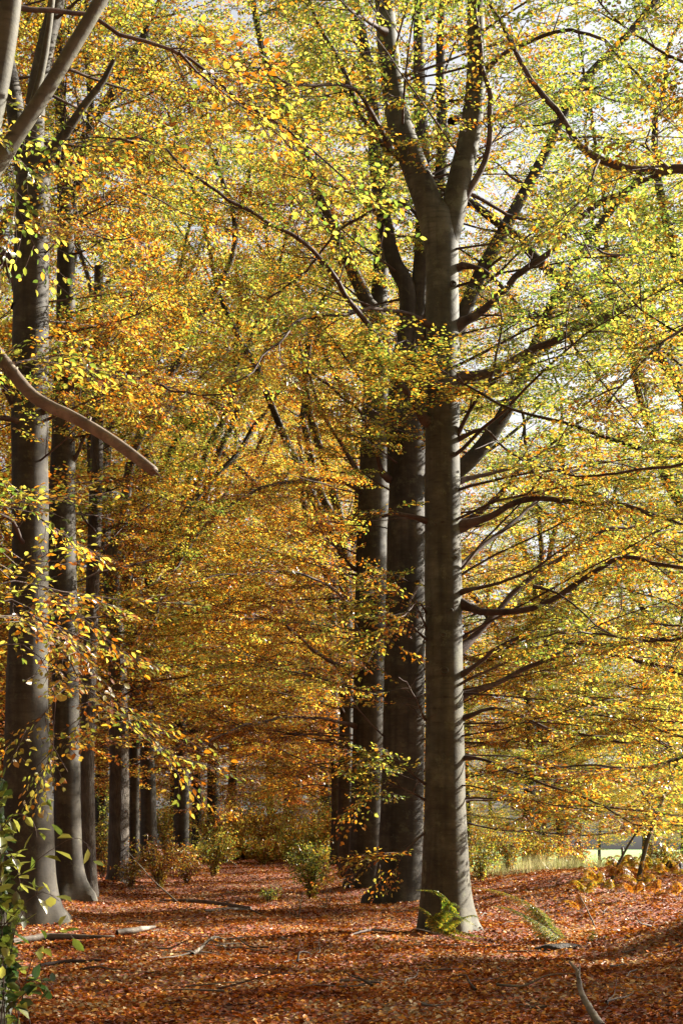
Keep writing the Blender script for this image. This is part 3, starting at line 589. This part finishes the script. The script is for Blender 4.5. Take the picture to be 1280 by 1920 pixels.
for px, D1, w0, w1, st_ in [([(-20, 5), (60, 18), (170, 32), (222, 66), (320, 90), (390, 132), (445, 182), (530, 240), (590, 300), (655, 350)], 12.5, 11, 3, .45), ([(336, 98), (372, 130), (420, 165), (452, 188)], 11.4, 4, 2, .5),
                       ([(250, 268), (200, 262), (120, 275)], 11.6, 3, 2, .3),
                       ([(-70, 1160), (20, 1128), (90, 1165), (180, 1215)], 11.5, 5, 2, .3), ([(-70, 1110), (30, 1090), (120, 1112), (235, 1130)], 12, 4, 1.5, .35), ([(-70, 1190), (50, 1150), (125, 1245), (200, 1325), (300, 1405)], 12, 4, 1.5, .3),
                       ([(-70, 1230), (40, 1205), (100, 1270), (115, 1400), (140, 1450)], 11.6, 3, 1.2, .5), ([(-75, 980), (0, 950), (60, 960)], 11.4, 3, 1.5, .4)]:
    branch_part(T, root, base, px, D, D1, w0, w1, start=st_, sp=.30, sub=(.18, .42))
# hanging leafy tips high on the left
branch_part(T, root, base, [(-10, 250), (30, 320), (38, 380)], D, 11.2, 2.5, 1, start=.3, sp=.25, sub=(.12, .25))
branch_part(T, root, base, [(-60, 700), (0, 690), (60, 682), (110, 690)], D, 11.5, 3, 1, start=.3, sp=.22, sub=(.12, .25))
T.crown('crown', root, hue=.36); tag(T.wood.build('twigs', M_TWIG, root), kind='stuff')
# vine on the nearest trunk
def leafy(name, label, cat, base, stems, leaf, m, hue, seed, r0=.005, step=.09, shape=.6, group=None, kind=None, mstem=M_TWIG, spread=.8, cl=3):
    """a plant of visible single leaves: stems are world polylines"""
    root = thing(name, label, cat, base, group); r = RS(seed); t = Tubes(); pos = []; fw = []
    for s in stems:
        p, u = catmull(np.asarray(s, float) - base, .05); t.add(p, r0 + (r0 * .35 - r0) * u, 5)
        n = max(2, int(len(p) * .05 / step))
        for i in np.linspace(len(p) * .12, len(p) - 2, n).astype(int):
            d = nrm(p[i + 1] - p[i]); 
            for k in range(cl):
                f = nrm(d * .5 + r.normal(0, spread, 3) - Z3 * .2); st = r.uniform(.01, .05); e = p[i] + f * st; t.add(np.array([p[i], e]), r0 * .25, 3); pos.append(e); fw.append(nrm(f + r.normal(0, .25, 3)))
    n = len(pos); V, I, L_, lv = leaves_mesh(np.array(pos), np.array(fw), np.tile(Z3, (n, 1)), np.full(n, leaf), r, True, shape)
    t.build('stem', mstem, root); o = link('foliage', build_mesh('foliage', V, I, L_, [m], lv=lv), root); o.color = (hue, 0, 0, 1)
    return root
vb = np.array((-2.55, 10.7, float(gz(-2.55, 10.7))))
pv = lambda *a, d=10.6: [P(x, y, d) for x, y in a]
leafy('ivy_vine', 'climbing vine with bright yellow green leaves at the left edge', 'vine', vb,
      [pv((10, 1930), (6, 1800), (2, 1650), (-2, 1500), (-4, 1430)), pv((4, 1740), (40, 1700), (80, 1672), (112, 1690)), pv((0, 1560), (30, 1525), (62, 1540), (70, 1570)), pv((0, 1600), (20, 1600), (36, 1640), (40, 1700)),
       pv((4, 1800), (20, 1790), (30, 1740), (50, 1700)), pv((8, 1860), (30, 1880), (26, 1920))], .13, M_GREEN, .98, 3, cl=3, step=.09)
leafy('ivy_vine', 'arching vine shoot with drooping pale leaves in front of the second trunk', 'vine', vb + (0, .1, 0), [pv((60, 1930), (20, 1760), (50, 1640), (110, 1585), (150, 1572), (172, 1600), (166, 1625), d=10.9)], .13, M_GREEN, .8, 8, cl=1, step=.09)
leafy('ivy_vine', 'drooping vine tip with long pale leaves above the pale log', 'vine', vb + (.05, .2, 0), [pv((30, 1930), (60, 1800), (88, 1765), (120, 1745), (140, 1760), d=10.9)], .12, M_GREEN, .8, 9, cl=2, step=.1)

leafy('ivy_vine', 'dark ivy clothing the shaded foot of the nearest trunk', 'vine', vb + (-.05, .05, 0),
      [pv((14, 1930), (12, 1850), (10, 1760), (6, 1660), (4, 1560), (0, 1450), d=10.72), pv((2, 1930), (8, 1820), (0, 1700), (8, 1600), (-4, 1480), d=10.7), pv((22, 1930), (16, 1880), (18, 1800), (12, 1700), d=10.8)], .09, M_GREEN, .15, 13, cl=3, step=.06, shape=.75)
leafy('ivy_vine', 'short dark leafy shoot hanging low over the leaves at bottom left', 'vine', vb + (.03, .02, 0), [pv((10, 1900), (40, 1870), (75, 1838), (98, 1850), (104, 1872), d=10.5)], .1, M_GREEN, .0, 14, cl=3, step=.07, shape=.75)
# ---------------------------------------------------------------- understorey shrubs and saplings
def shrub(label, px, D, h, w, n, hue, seed, leaf=.055, name='shrub', m=M_LEAF, cl=3, group=None, step=.11):
    b = G(px, D, -.02); r = RS(seed); st = []
    for k in range(n):
        a = r.uniform(0, 6.28); q = r.uniform(.15, 1) * w; hh = h * r.uniform(.45, 1); c = np.array((cos(a), sin(a), 0))
        p1 = b + c * q * .35 + Z3 * hh * .5; p2 = b + c * q * .8 + Z3 * hh * .9; p3 = p2 + c * q * .35 + Z3 * r.uniform(-.1, .1)
        st.append([b + c * .05, p1, p2, p3])
        for j in range(3):
            a2 = a + r.uniform(-1.4, 1.4); c2 = np.array((cos(a2), sin(a2), r.uniform(-.1, .5))); s0 = p1 * (1 - j * .3) + p2 * j * .3; st.append([s0, s0 + c2 * w * .25, s0 + c2 * w * r.uniform(.35, .6) - Z3 * .05])
    return leafy(name, label, 'bush', b, st, leaf, m, hue, seed, .007, step, .62, group, spread=.8, cl=cl)
shrub('bright green leaved sapling at the right side of the path', 585, 39, 1.8, .8, 38, .2, 1, .072)
shrub('low green sprig on the path edge left of the bright sapling', 505, 37, .5, .4, 12, .2, 2, .06)
shrub('yellow leaved bush in front of the broad dark trunk at left', 300, 44, 1.9, 1.0, 40, .38, 3, .07)
shrub('small orange yellow bush at the foot of the rough dark trunk', 245, 43, 1.1, .7, 22, .5, 4, .07)
shrub('tall pale green sapling right of the white lit trunk', 400, 50, 2.0, .9, 34, .28, 5, .075)
shrub('loose yellow bush beside the path, behind the fallen twigs', 350, 46, 1.5, .8, 30, .42, 6, .07)
shrub('pale yellow green bush in the gap left of the rough dark trunk', 192, 46, 3.6, 1.0, 22, .2, 7, .075)
GU = 'sunlit bushes where the path ends'
for i, (px, D_, h, w) in enumerate([(420, 66, 2.6, 1.6), (460, 72, 3.2, 1.8), (505, 70, 2.8, 1.6), (548, 66, 2.6, 1.5), (590, 62, 2.6, 1.4), (480, 80, 4.5, 2.2), (535, 82, 4.2, 2.2), (585, 78, 4.4, 2.0), (440, 84, 4.5, 2.2), (390, 76, 3.2, 1.6), (625, 70, 3.5, 1.5), (350, 74, 3.5, 1.5), (310, 72, 3.5, 1.5)]):
    shrub('sunlit yellow green bush in the thicket that closes the end of the path', px, D_, h, w, 24, .42 + .04 * (i % 5), 20 + i, .12, cl=4, group=GU, step=.16)
for i in range(16):
    r = RS(500 + i); shrub('low sunlit bush in the thicket that closes the end of the path', 372 + i * 17, r.uniform(60, 67), r.uniform(.7, 1.3), 1.0, 16, .3 + .3 * r.rand(), 400 + i, .11, cl=4, group='low bushes where the path ends', step=.12)
GM = 'bushes along the meadow edge'
for i, (px, D_, h, w) in enumerate([(900, 44, 1.6, .9), (955, 47, 1.9, 1.1), (1010, 50, 2.0, 1.0), (1075, 52, 1.8, .8), (880, 58, 3.0, 1.6), (940, 62, 3.2, 1.8), (1000, 70, 3.4, 1.8), (740, 66, 3.4, 1.6), (1240, 46, 1.3, .8)]):
    shrub('pale yellow bush in the bright undergrowth along the meadow edge', px, D_, h, w, 20, .36 + .04 * (i % 4), 60 + i, .085, cl=4, group=GM, step=.14)

# leaning young trees on the bank
def young(label, px, D, w0, w1, seed, extra=()):
    base = G(px[0][0], D, -.03); root = thing('young_tree', label, 'tree', base); T = Tree(seed, .95)
    p = [base * 0] + [P(a, b, D) - base for a, b in px[1:]]; q, u = catmull(p, .15)
    t = Tubes(); t.add(q, w2r(w0, D) + (w2r(w1, D) - w2r(w0, D)) * u, 12); t.build('trunk', M_BARK, root)
    T.dress(q, w2r(w0, D) * .6, .004, .75, .5, (.3, .8), tube=False)
    for e, ew in extra: branch_part(T, root, base, e, D, D, ew, 2, start=.4, sub=(.2, .5), sp=.4)
    T.crown('crown', root, hue=.4); tag(T.wood.build('twigs', M_TWIG, root), kind='stuff')
young('young tree leaning right on the bank, in front of the meadow', [(1194, 1663), (1212, 1580), (1240, 1500), (1268, 1430), (1300, 1340)], 33, 9, 5, 91, [([(1232, 1530), (1200, 1480), (1190, 1440)], 4)])
young('thin bent stem left of the leaning young tree', [(1142, 1662), (1158, 1620), (1180, 1580), (1202, 1546), (1215, 1520)], 33.5, 6, 3, 92)

# fence on the meadow edge
fb = G(1088, 52); root = thing('fence', 'old grey wire fence posts standing at the edge of the bright meadow', 'fence', fb)
tops = []
for px_, h in ((960, .95), (1088, 1.0), (1168, 1.05), (1290, 1.0)):
    g = G(px_, 52, -.1) - fb; t = Tubes(); r = RS(px_); lean = r.normal(0, .03, 2); q = np.array([g + (lean[0] * z, lean[1] * z, z) for z in (0, .4, .8, h + .1)])
    t.add(q, [.055, .05, .05, .048], 8, cap=True); t.build('fence_post', M_DEAD, root); tops.append(q)
for z in (.45, .95):
    t = Tubes(); c, _ = catmull([q[0] + (q[-1] - q[0]) * z for q in tops], .5); t.add(c, .004, 4); t.build('wire', M_OAK, root)
# dry grass on the meadow edge
r = RS(5); n = 34000; y = r.uniform(45, 60, n); x = r.uniform(4.5, 15, n); keep = (x < y * .25) & (x > 4.5 + r.rand(n) * 2); x, y = x[keep], y[keep]; n = len(x); z = gz(x, y) - .02
a = r.uniform(0, 6.28, n); h = r.uniform(.12, .6, n); b_ = np.stack([x, y, z], 1); w = np.stack([np.cos(a), np.sin(a), 0 * a], 1) * .006
tip = b_ + np.stack([r.normal(0, .09, n), r.normal(0, .09, n), h], 1)
V = np.stack([b_ - w, b_ + w, tip], 1).reshape(-1, 3)
M_GRASS = leaf_mat('dry_grass', [(0, (.2, .3, .06)), (.5, (.5, .48, .2)), (1, (.65, .55, .32))], .4)
o = link('grass', build_mesh('grass', V, np.arange(3 * n), np.full(n, 3), [M_GRASS], lv=r.rand(n))); o.color = (.5, 0, 0, 1); tag(o, 'pale dry grass along the sunny edge of the meadow', 'grass', kind='stuff')

# ---------------------------------------------------------------- ferns
def fern(label, base, fronds, hue, seed, wid=.13, name='fern', group=None, st0=.25):
    """fronds: list of world polylines (rachis)"""
    root = thing(name, label, 'fern', base, group); r = RS(seed)
    for f in fronds:
        p, u = catmull(np.asarray(f, float) - base, .022); t = Tubes(); t.add(p, .0045 * (1 - .75 * u), 4)
        pos = []; fw = []; up = []; sz = []; n = len(p)
        for i in range(int(n * st0), n - 1):
            d = nrm(p[i + 1] - p[i]); lat = nrm(np.cross(d, Z3)); nn = nrm(np.cross(lat, d)); v = (i / n - st0) / (1 - st0)
            L_ = wid * (min(1, v * 4 + .35)) * (1 - v) ** .75 * r.uniform(.85, 1.1)
            for sd in (-1, 1):
                pd = nrm(lat * sd + d * .45 - Z3 * r.uniform(.15, .6)); k = max(2, int(L_ / .012)); 
                for j in range(k):
                    tt_ = (j + .5) / k
                    for s2 in (-1, 1):
                        pos.append(p[i] + pd * L_ * tt_ - Z3 * .25 * L_ * tt_ ** 2); fw.append(nrm(d * s2 + pd * .6 - Z3 * .2)); up.append(nn); sz.append(.033 * (1 - .6 * tt_) * (.5 + L_ / wid))
        V, I, LL, lv = leaves_mesh(np.array(pos), np.array(fw), np.array(up), np.array(sz), r, False, .62)
        st = np.vstack(t.V); me = build_mesh('frond', np.vstack([V, st]), np.concatenate([I, np.concatenate(t.I) + len(V)]), np.concatenate([LL, t.L]), [M_FERN, M_TWIG], mi=np.concatenate([np.zeros(len(LL)), np.ones(len(t.L))]), lv=np.concatenate([lv, np.zeros(len(t.L))]))
        o = link('frond', me, root); o.color = (hue + r.uniform(-.05, .05), 0, 0, 1)
    return root
def arch(b, px1, D1, h=.12):
    e = P(px1[0], px1[1], D1); m_ = b * .45 + e * .55 + Z3 * h; return [b, b * .75 + m_ * .25 + Z3 * h * .6, m_, e]
D = 23.6; fb = G(826, D)
fern('green fern with pale fronds at the foot of the tallest beech', fb, [[fb, P(812, 1722, 23.2), P(786, 1700, 23.1), P(766, 1708, 23)], [fb, P(836, 1735, 23.2), P(862, 1722, 23), P(888, 1716, 22.9), P(905, 1728, 22.8)], [fb, P(846, 1742, 23), P(868, 1748, 22.8), P(915, 1758, 22.6)], [fb, P(842, 1705, 23.4), P(822, 1672, 23.3), P(778, 1668, 23.2)], [fb, P(828, 1712, 23.3), P(846, 1692, 23.2), P(868, 1706, 23.0)], [fb, P(822, 1716, 23.2), P(850, 1712, 23), P(896, 1738, 22.9)],
     [fb, P(818, 1740, 23.2), P(845, 1752, 23), P(900, 1768, 22.8)]], .34, 1, .17, st0=.28)
fb = G(1085, 22.5)
fern('long yellowing fern frond reaching left from the hollow', fb, [[fb, P(1060, 1765, 22.5), P(1010, 1730, 22.6), P(960, 1705, 22.8), P(926, 1698, 23)], [fb, P(1040, 1750, 22.8), P(1000, 1700, 24), P(940, 1672, 24.6), P(884, 1664, 25)]], .4, 2, .32, st0=.05)
fb = G(1075, 23)
fern('orange bracken frond beside the dark hollow', fb, [[fb, P(1085, 1755, 23), P(1110, 1745, 23), P(1138, 1768, 22.8)], [fb, P(1095, 1762, 22.8), P(1120, 1765, 22.7), P(1150, 1778, 22.6)]], .78, 3)
fb = G(1120, 21.5, -.02)
fern('dark green fern in the shade of the hollow', fb, [arch(fb, p, d, .1) for p, d in (((1085, 1792), 21.4), ((1160, 1775), 21.4), ((1140, 1810), 21), ((1100, 1765), 21.6), ((1175, 1800), 21.2), ((1105, 1815), 20.9))], .12, 4, .13)
fb = G(880, 18.6, -.02)
fern('small dark fern low in the shade below the tallest beech', fb, [arch(fb, p, d, .06) for p, d in (((850, 1850), 18.5), ((905, 1845), 18.5), ((880, 1825), 18.6), ((865, 1870), 18.2))], .1, 5, .08)
fb = G(270, 21, -.02)
fern('dry orange fern frond lying on the leaves at left', fb, [[fb + Z3 * .02, P(262, 1770, 21), P(250, 1757, 21), P(242, 1756, 21)], [fb + Z3 * .02, P(285, 1775, 21), P(300, 1785, 20.8), P(312, 1795, 20.6)]], .65, 6, .09)
GBk = 'orange bracken on the sunny bank'
r = RS(77)
for i in range(34):
    D_ = r.uniform(27, 41); px_ = r.uniform(1080, 1290) if D_ < 36 else r.uniform(1150, 1290); b_ = G(px_, D_, -.02); fr = []
    for k in range(4):
        a = r.uniform(0, 6.28); l = r.uniform(.35, .7); c = np.array((cos(a), sin(a), 0)); h = r.uniform(.18, .5); fr.append([b_, b_ + c * l * .3 + Z3 * h * .8, b_ + c * l * .7 + Z3 * h, b_ + c * l + Z3 * h * .6])
    fern('rusty orange bracken plant on the sunny bank at the right edge', b_, fr, .72, 200 + i, .14, 'bracken', GBk)

# ---------------------------------------------------------------- dead wood on the ground
def stick(name, label, pts, w, m, seed, side=(), group=None, cat='branch'):
    """pts: (px, D, dz) on the ground; w: radii m"""
    P_ = [G(a, d, z) for a, d, z in pts]; b = P_[0]; root = thing(name, label, cat, b, group); r = RS(seed)
    q, u = catmull([p - b for p in P_], .06); q = q + r.normal(0, .003, q.shape); t = Tubes(); t.add(q, np.interp(u, np.linspace(0, 1, len(w)), w), 9, trunk_mod(seed, 0, 1, 0, .12), cap=True); t.build('wood', m, root)
    for s in side:
        q, u = catmull([G(a, d, z) - b for a, d, z in s[0]], .06); t = Tubes(); t.add(q, s[1] * (1 - .7 * u), 6); t.build('side_twig', m, root)
stick('fallen_branch', 'long pale log on the leaves at the foot of the big left beech', [(8, 23.0, .06), (50, 23.4, .07), (90, 23.7, .08), (130, 23.6, .06), (175, 23.4, .05), (215, 23.5, .05)], [.03, .055, .07, .05, .035, .02], M_DEAD, 1)
stick('fallen_branch', 'short broken pale log end right of the long one', [(220, 24.3, .07), (250, 24.6, .08), (290, 25.8, .1)], [.05, .05, .025], M_DEAD, 2)
stick('fallen_branch', 'forked dead branch with pale twigs in the middle of the left foreground', [(360, 19.5, .05), (378, 20.2, .12), (400, 21, .2), (425, 21.6, .16)], [.03, .025, .018, .008], M_DEAD, 3,
      [([(385, 20.4, .14), (395, 20.3, .22), (408, 20.5, .25)], .012), ([(395, 20.8, .17), (412, 20.6, .15), (424, 20.7, .06)], .012), ([(370, 19.8, .08), (352, 19.5, .1)], .012)])
stick('fallen_branch', 'dark curved branch on the ground left of the fern', [(655, 23.3, .03), (690, 23.8, .08), (720, 24.2, .07), (760, 24.4, .03)], [.012, .022, .02, .01], M_TWIG, 4)
stick('fallen_branch', 'grey bare stick poking up at the bottom right', [(1128, 12.4, .02), (1110, 12.8, .12), (1090, 13.1, .24), (1080, 13.3, .42), (1066, 13.3, .5)], [.04, .034, .03, .022, .01], M_DEAD, 5, [([(1084, 13.2, .36), (1086, 13.3, .47)], .014)])
stick('fallen_branch', 'thin upright stick on the right slope', [(1114, 25.5, .02), (1100, 25.6, .3), (1086, 25.7, .52)], [.016, .012, .006], M_DEAD, 6)
stick('fallen_branch', 'long dark stick lying across the left foreground', [(75, 18.7, .05), (120, 18.9, .06), (200, 18.9, .05)], [.03, .028, .015], M_TWIG, 7)
stick('fallen_branch', 'dark sagging log across the path before the low bushes', [(300, 36.5, .06), (360, 36, .08), (420, 35.6, .07), (470, 35, .05)], [.03, .04, .045, .05], M_TWIG, 8)
stick('fallen_branch', 'pale log end at the left side of the path by the low sprig', [(385, 31.5, .05), (430, 33.2, .08), (466, 33.6, .06)], [.02, .045, .05], M_DEAD, 9)
stick('fallen_branch', 'arched dead branch at the end of the path', [(400, 58, .0), (415, 58, .28), (430, 58, .24), (445, 58, 0.)], [.03, .03, .03, .02], M_TWIG, 10)
stick('fallen_branch', 'slanting pale pole leaning in the left bushes', [(333, 36, .02), (290, 36.5, .55), (258, 37, 1.05), (240, 37, 1.35)], [.02, .018, .014, .008], M_DEAD, 11)
r = RS(12); t = Tubes()
GT = 'thin dead sticks scattered on the leaves'
for i in range(150):
    D_ = 13 * (60 / 13) ** r.rand() ; px_ = r.uniform(20, 1270); a = r.uniform(0, 6.28); l = r.uniform(.2, .9); b_ = G(px_, D_); e = []
    if px_ > 850 and D_ > 44: continue
    for k in range(4):
        x = b_[0] + cos(a) * l * k / 3 + r.normal(0, .02); y = b_[1] + sin(a) * l * k / 3; e.append(np.array((x, y, float(gz(x, y)) + .035 + r.uniform(0, .04) + (k / 3 * r.uniform(0, .3) if i % 3 == 0 else 0))) - b_)
    q, u = catmull(e, .05); t = Tubes(); t.add(q, r.uniform(.006, .017) * (1.1 - .8 * u), 5)
    o = t.build('stick', M_DEAD if r.rand() < .6 else M_TWIG, None); o.location = tuple(b_); tag(o, 'thin dead stick lying among the fallen leaves', 'stick', GT)
# bare shoots by the right row
for i, (px_, D_, n, lab) in enumerate([(610, 34, 7, 'tuft of pale bare twigs right of the bright sapling'), (560, 31.5, 5, 'few pale bare shoots on the path right of centre'), (515, 41, 5, 'bare reddish shoots left of the bright sapling'), (255, 40, 6, 'bare pale shoots among the left bushes')]):
    b_ = G(px_, D_, -.02); root = thing('bare_shrub', lab, 'bush', b_); t = Tubes(); r = RS(300 + i)
    for k in range(n):
        c = np.array((r.uniform(-.5, .5), r.uniform(-.4, .4), r.uniform(.3, .9))); q, u = catmull([c * 0, c * .5 + r.normal(0, .05, 3), c], .06); t.add(q, .008 * (1.1 - u), 4)
        for j in range(2): s0 = q[int(len(q) * r.uniform(.3, .8))]; t.add(np.array([s0, s0 + r.normal(0, .1, 3) + Z3 * .1]), .004, 4)
    t.build('stem', M_DEAD, root)
# mossy rotten stump in the hollow and a root mass at the right edge
def lump(name, label, cat, c, s, m, seed):
    import bmesh
    bm = bmesh.new(); bmesh.ops.create_icosphere(bm, subdivisions=4, radius=1); r = RS(seed); ph = r.uniform(0, 6, 12)
    for v in bm.verts:
        x, y, z = v.co; k = 1 + .16 * sin(3 * x + ph[0]) * sin(4 * y + ph[1]) + .1 * sin(7 * x + ph[2]) * sin(6 * z + ph[3]) + .06 * sin(13 * y + ph[4]) * sin(11 * x + ph[5]); v.co = (x * s[0] * k, y * s[1] * k, z * s[2] * k)
    me = bpy.data.meshes.new(name); bm.to_mesh(me); bm.free(); me.materials.append(m); me.polygons.foreach_set('use_smooth', [True] * len(me.polygons)); o = link(name, me); o.location = tuple(c); tag(o, label, cat)
lump('stump', 'low dark rotten stump beside the shaded fern', 'stump', G(1045, 20.8, -.02), (.34, .25, .1), M_ROT, 1)
lump('stump', 'dark decayed stump at the right edge of the bank', 'stump', G(1262, 38.5, .05), (.25, .2, .2), M_ROT, 2)
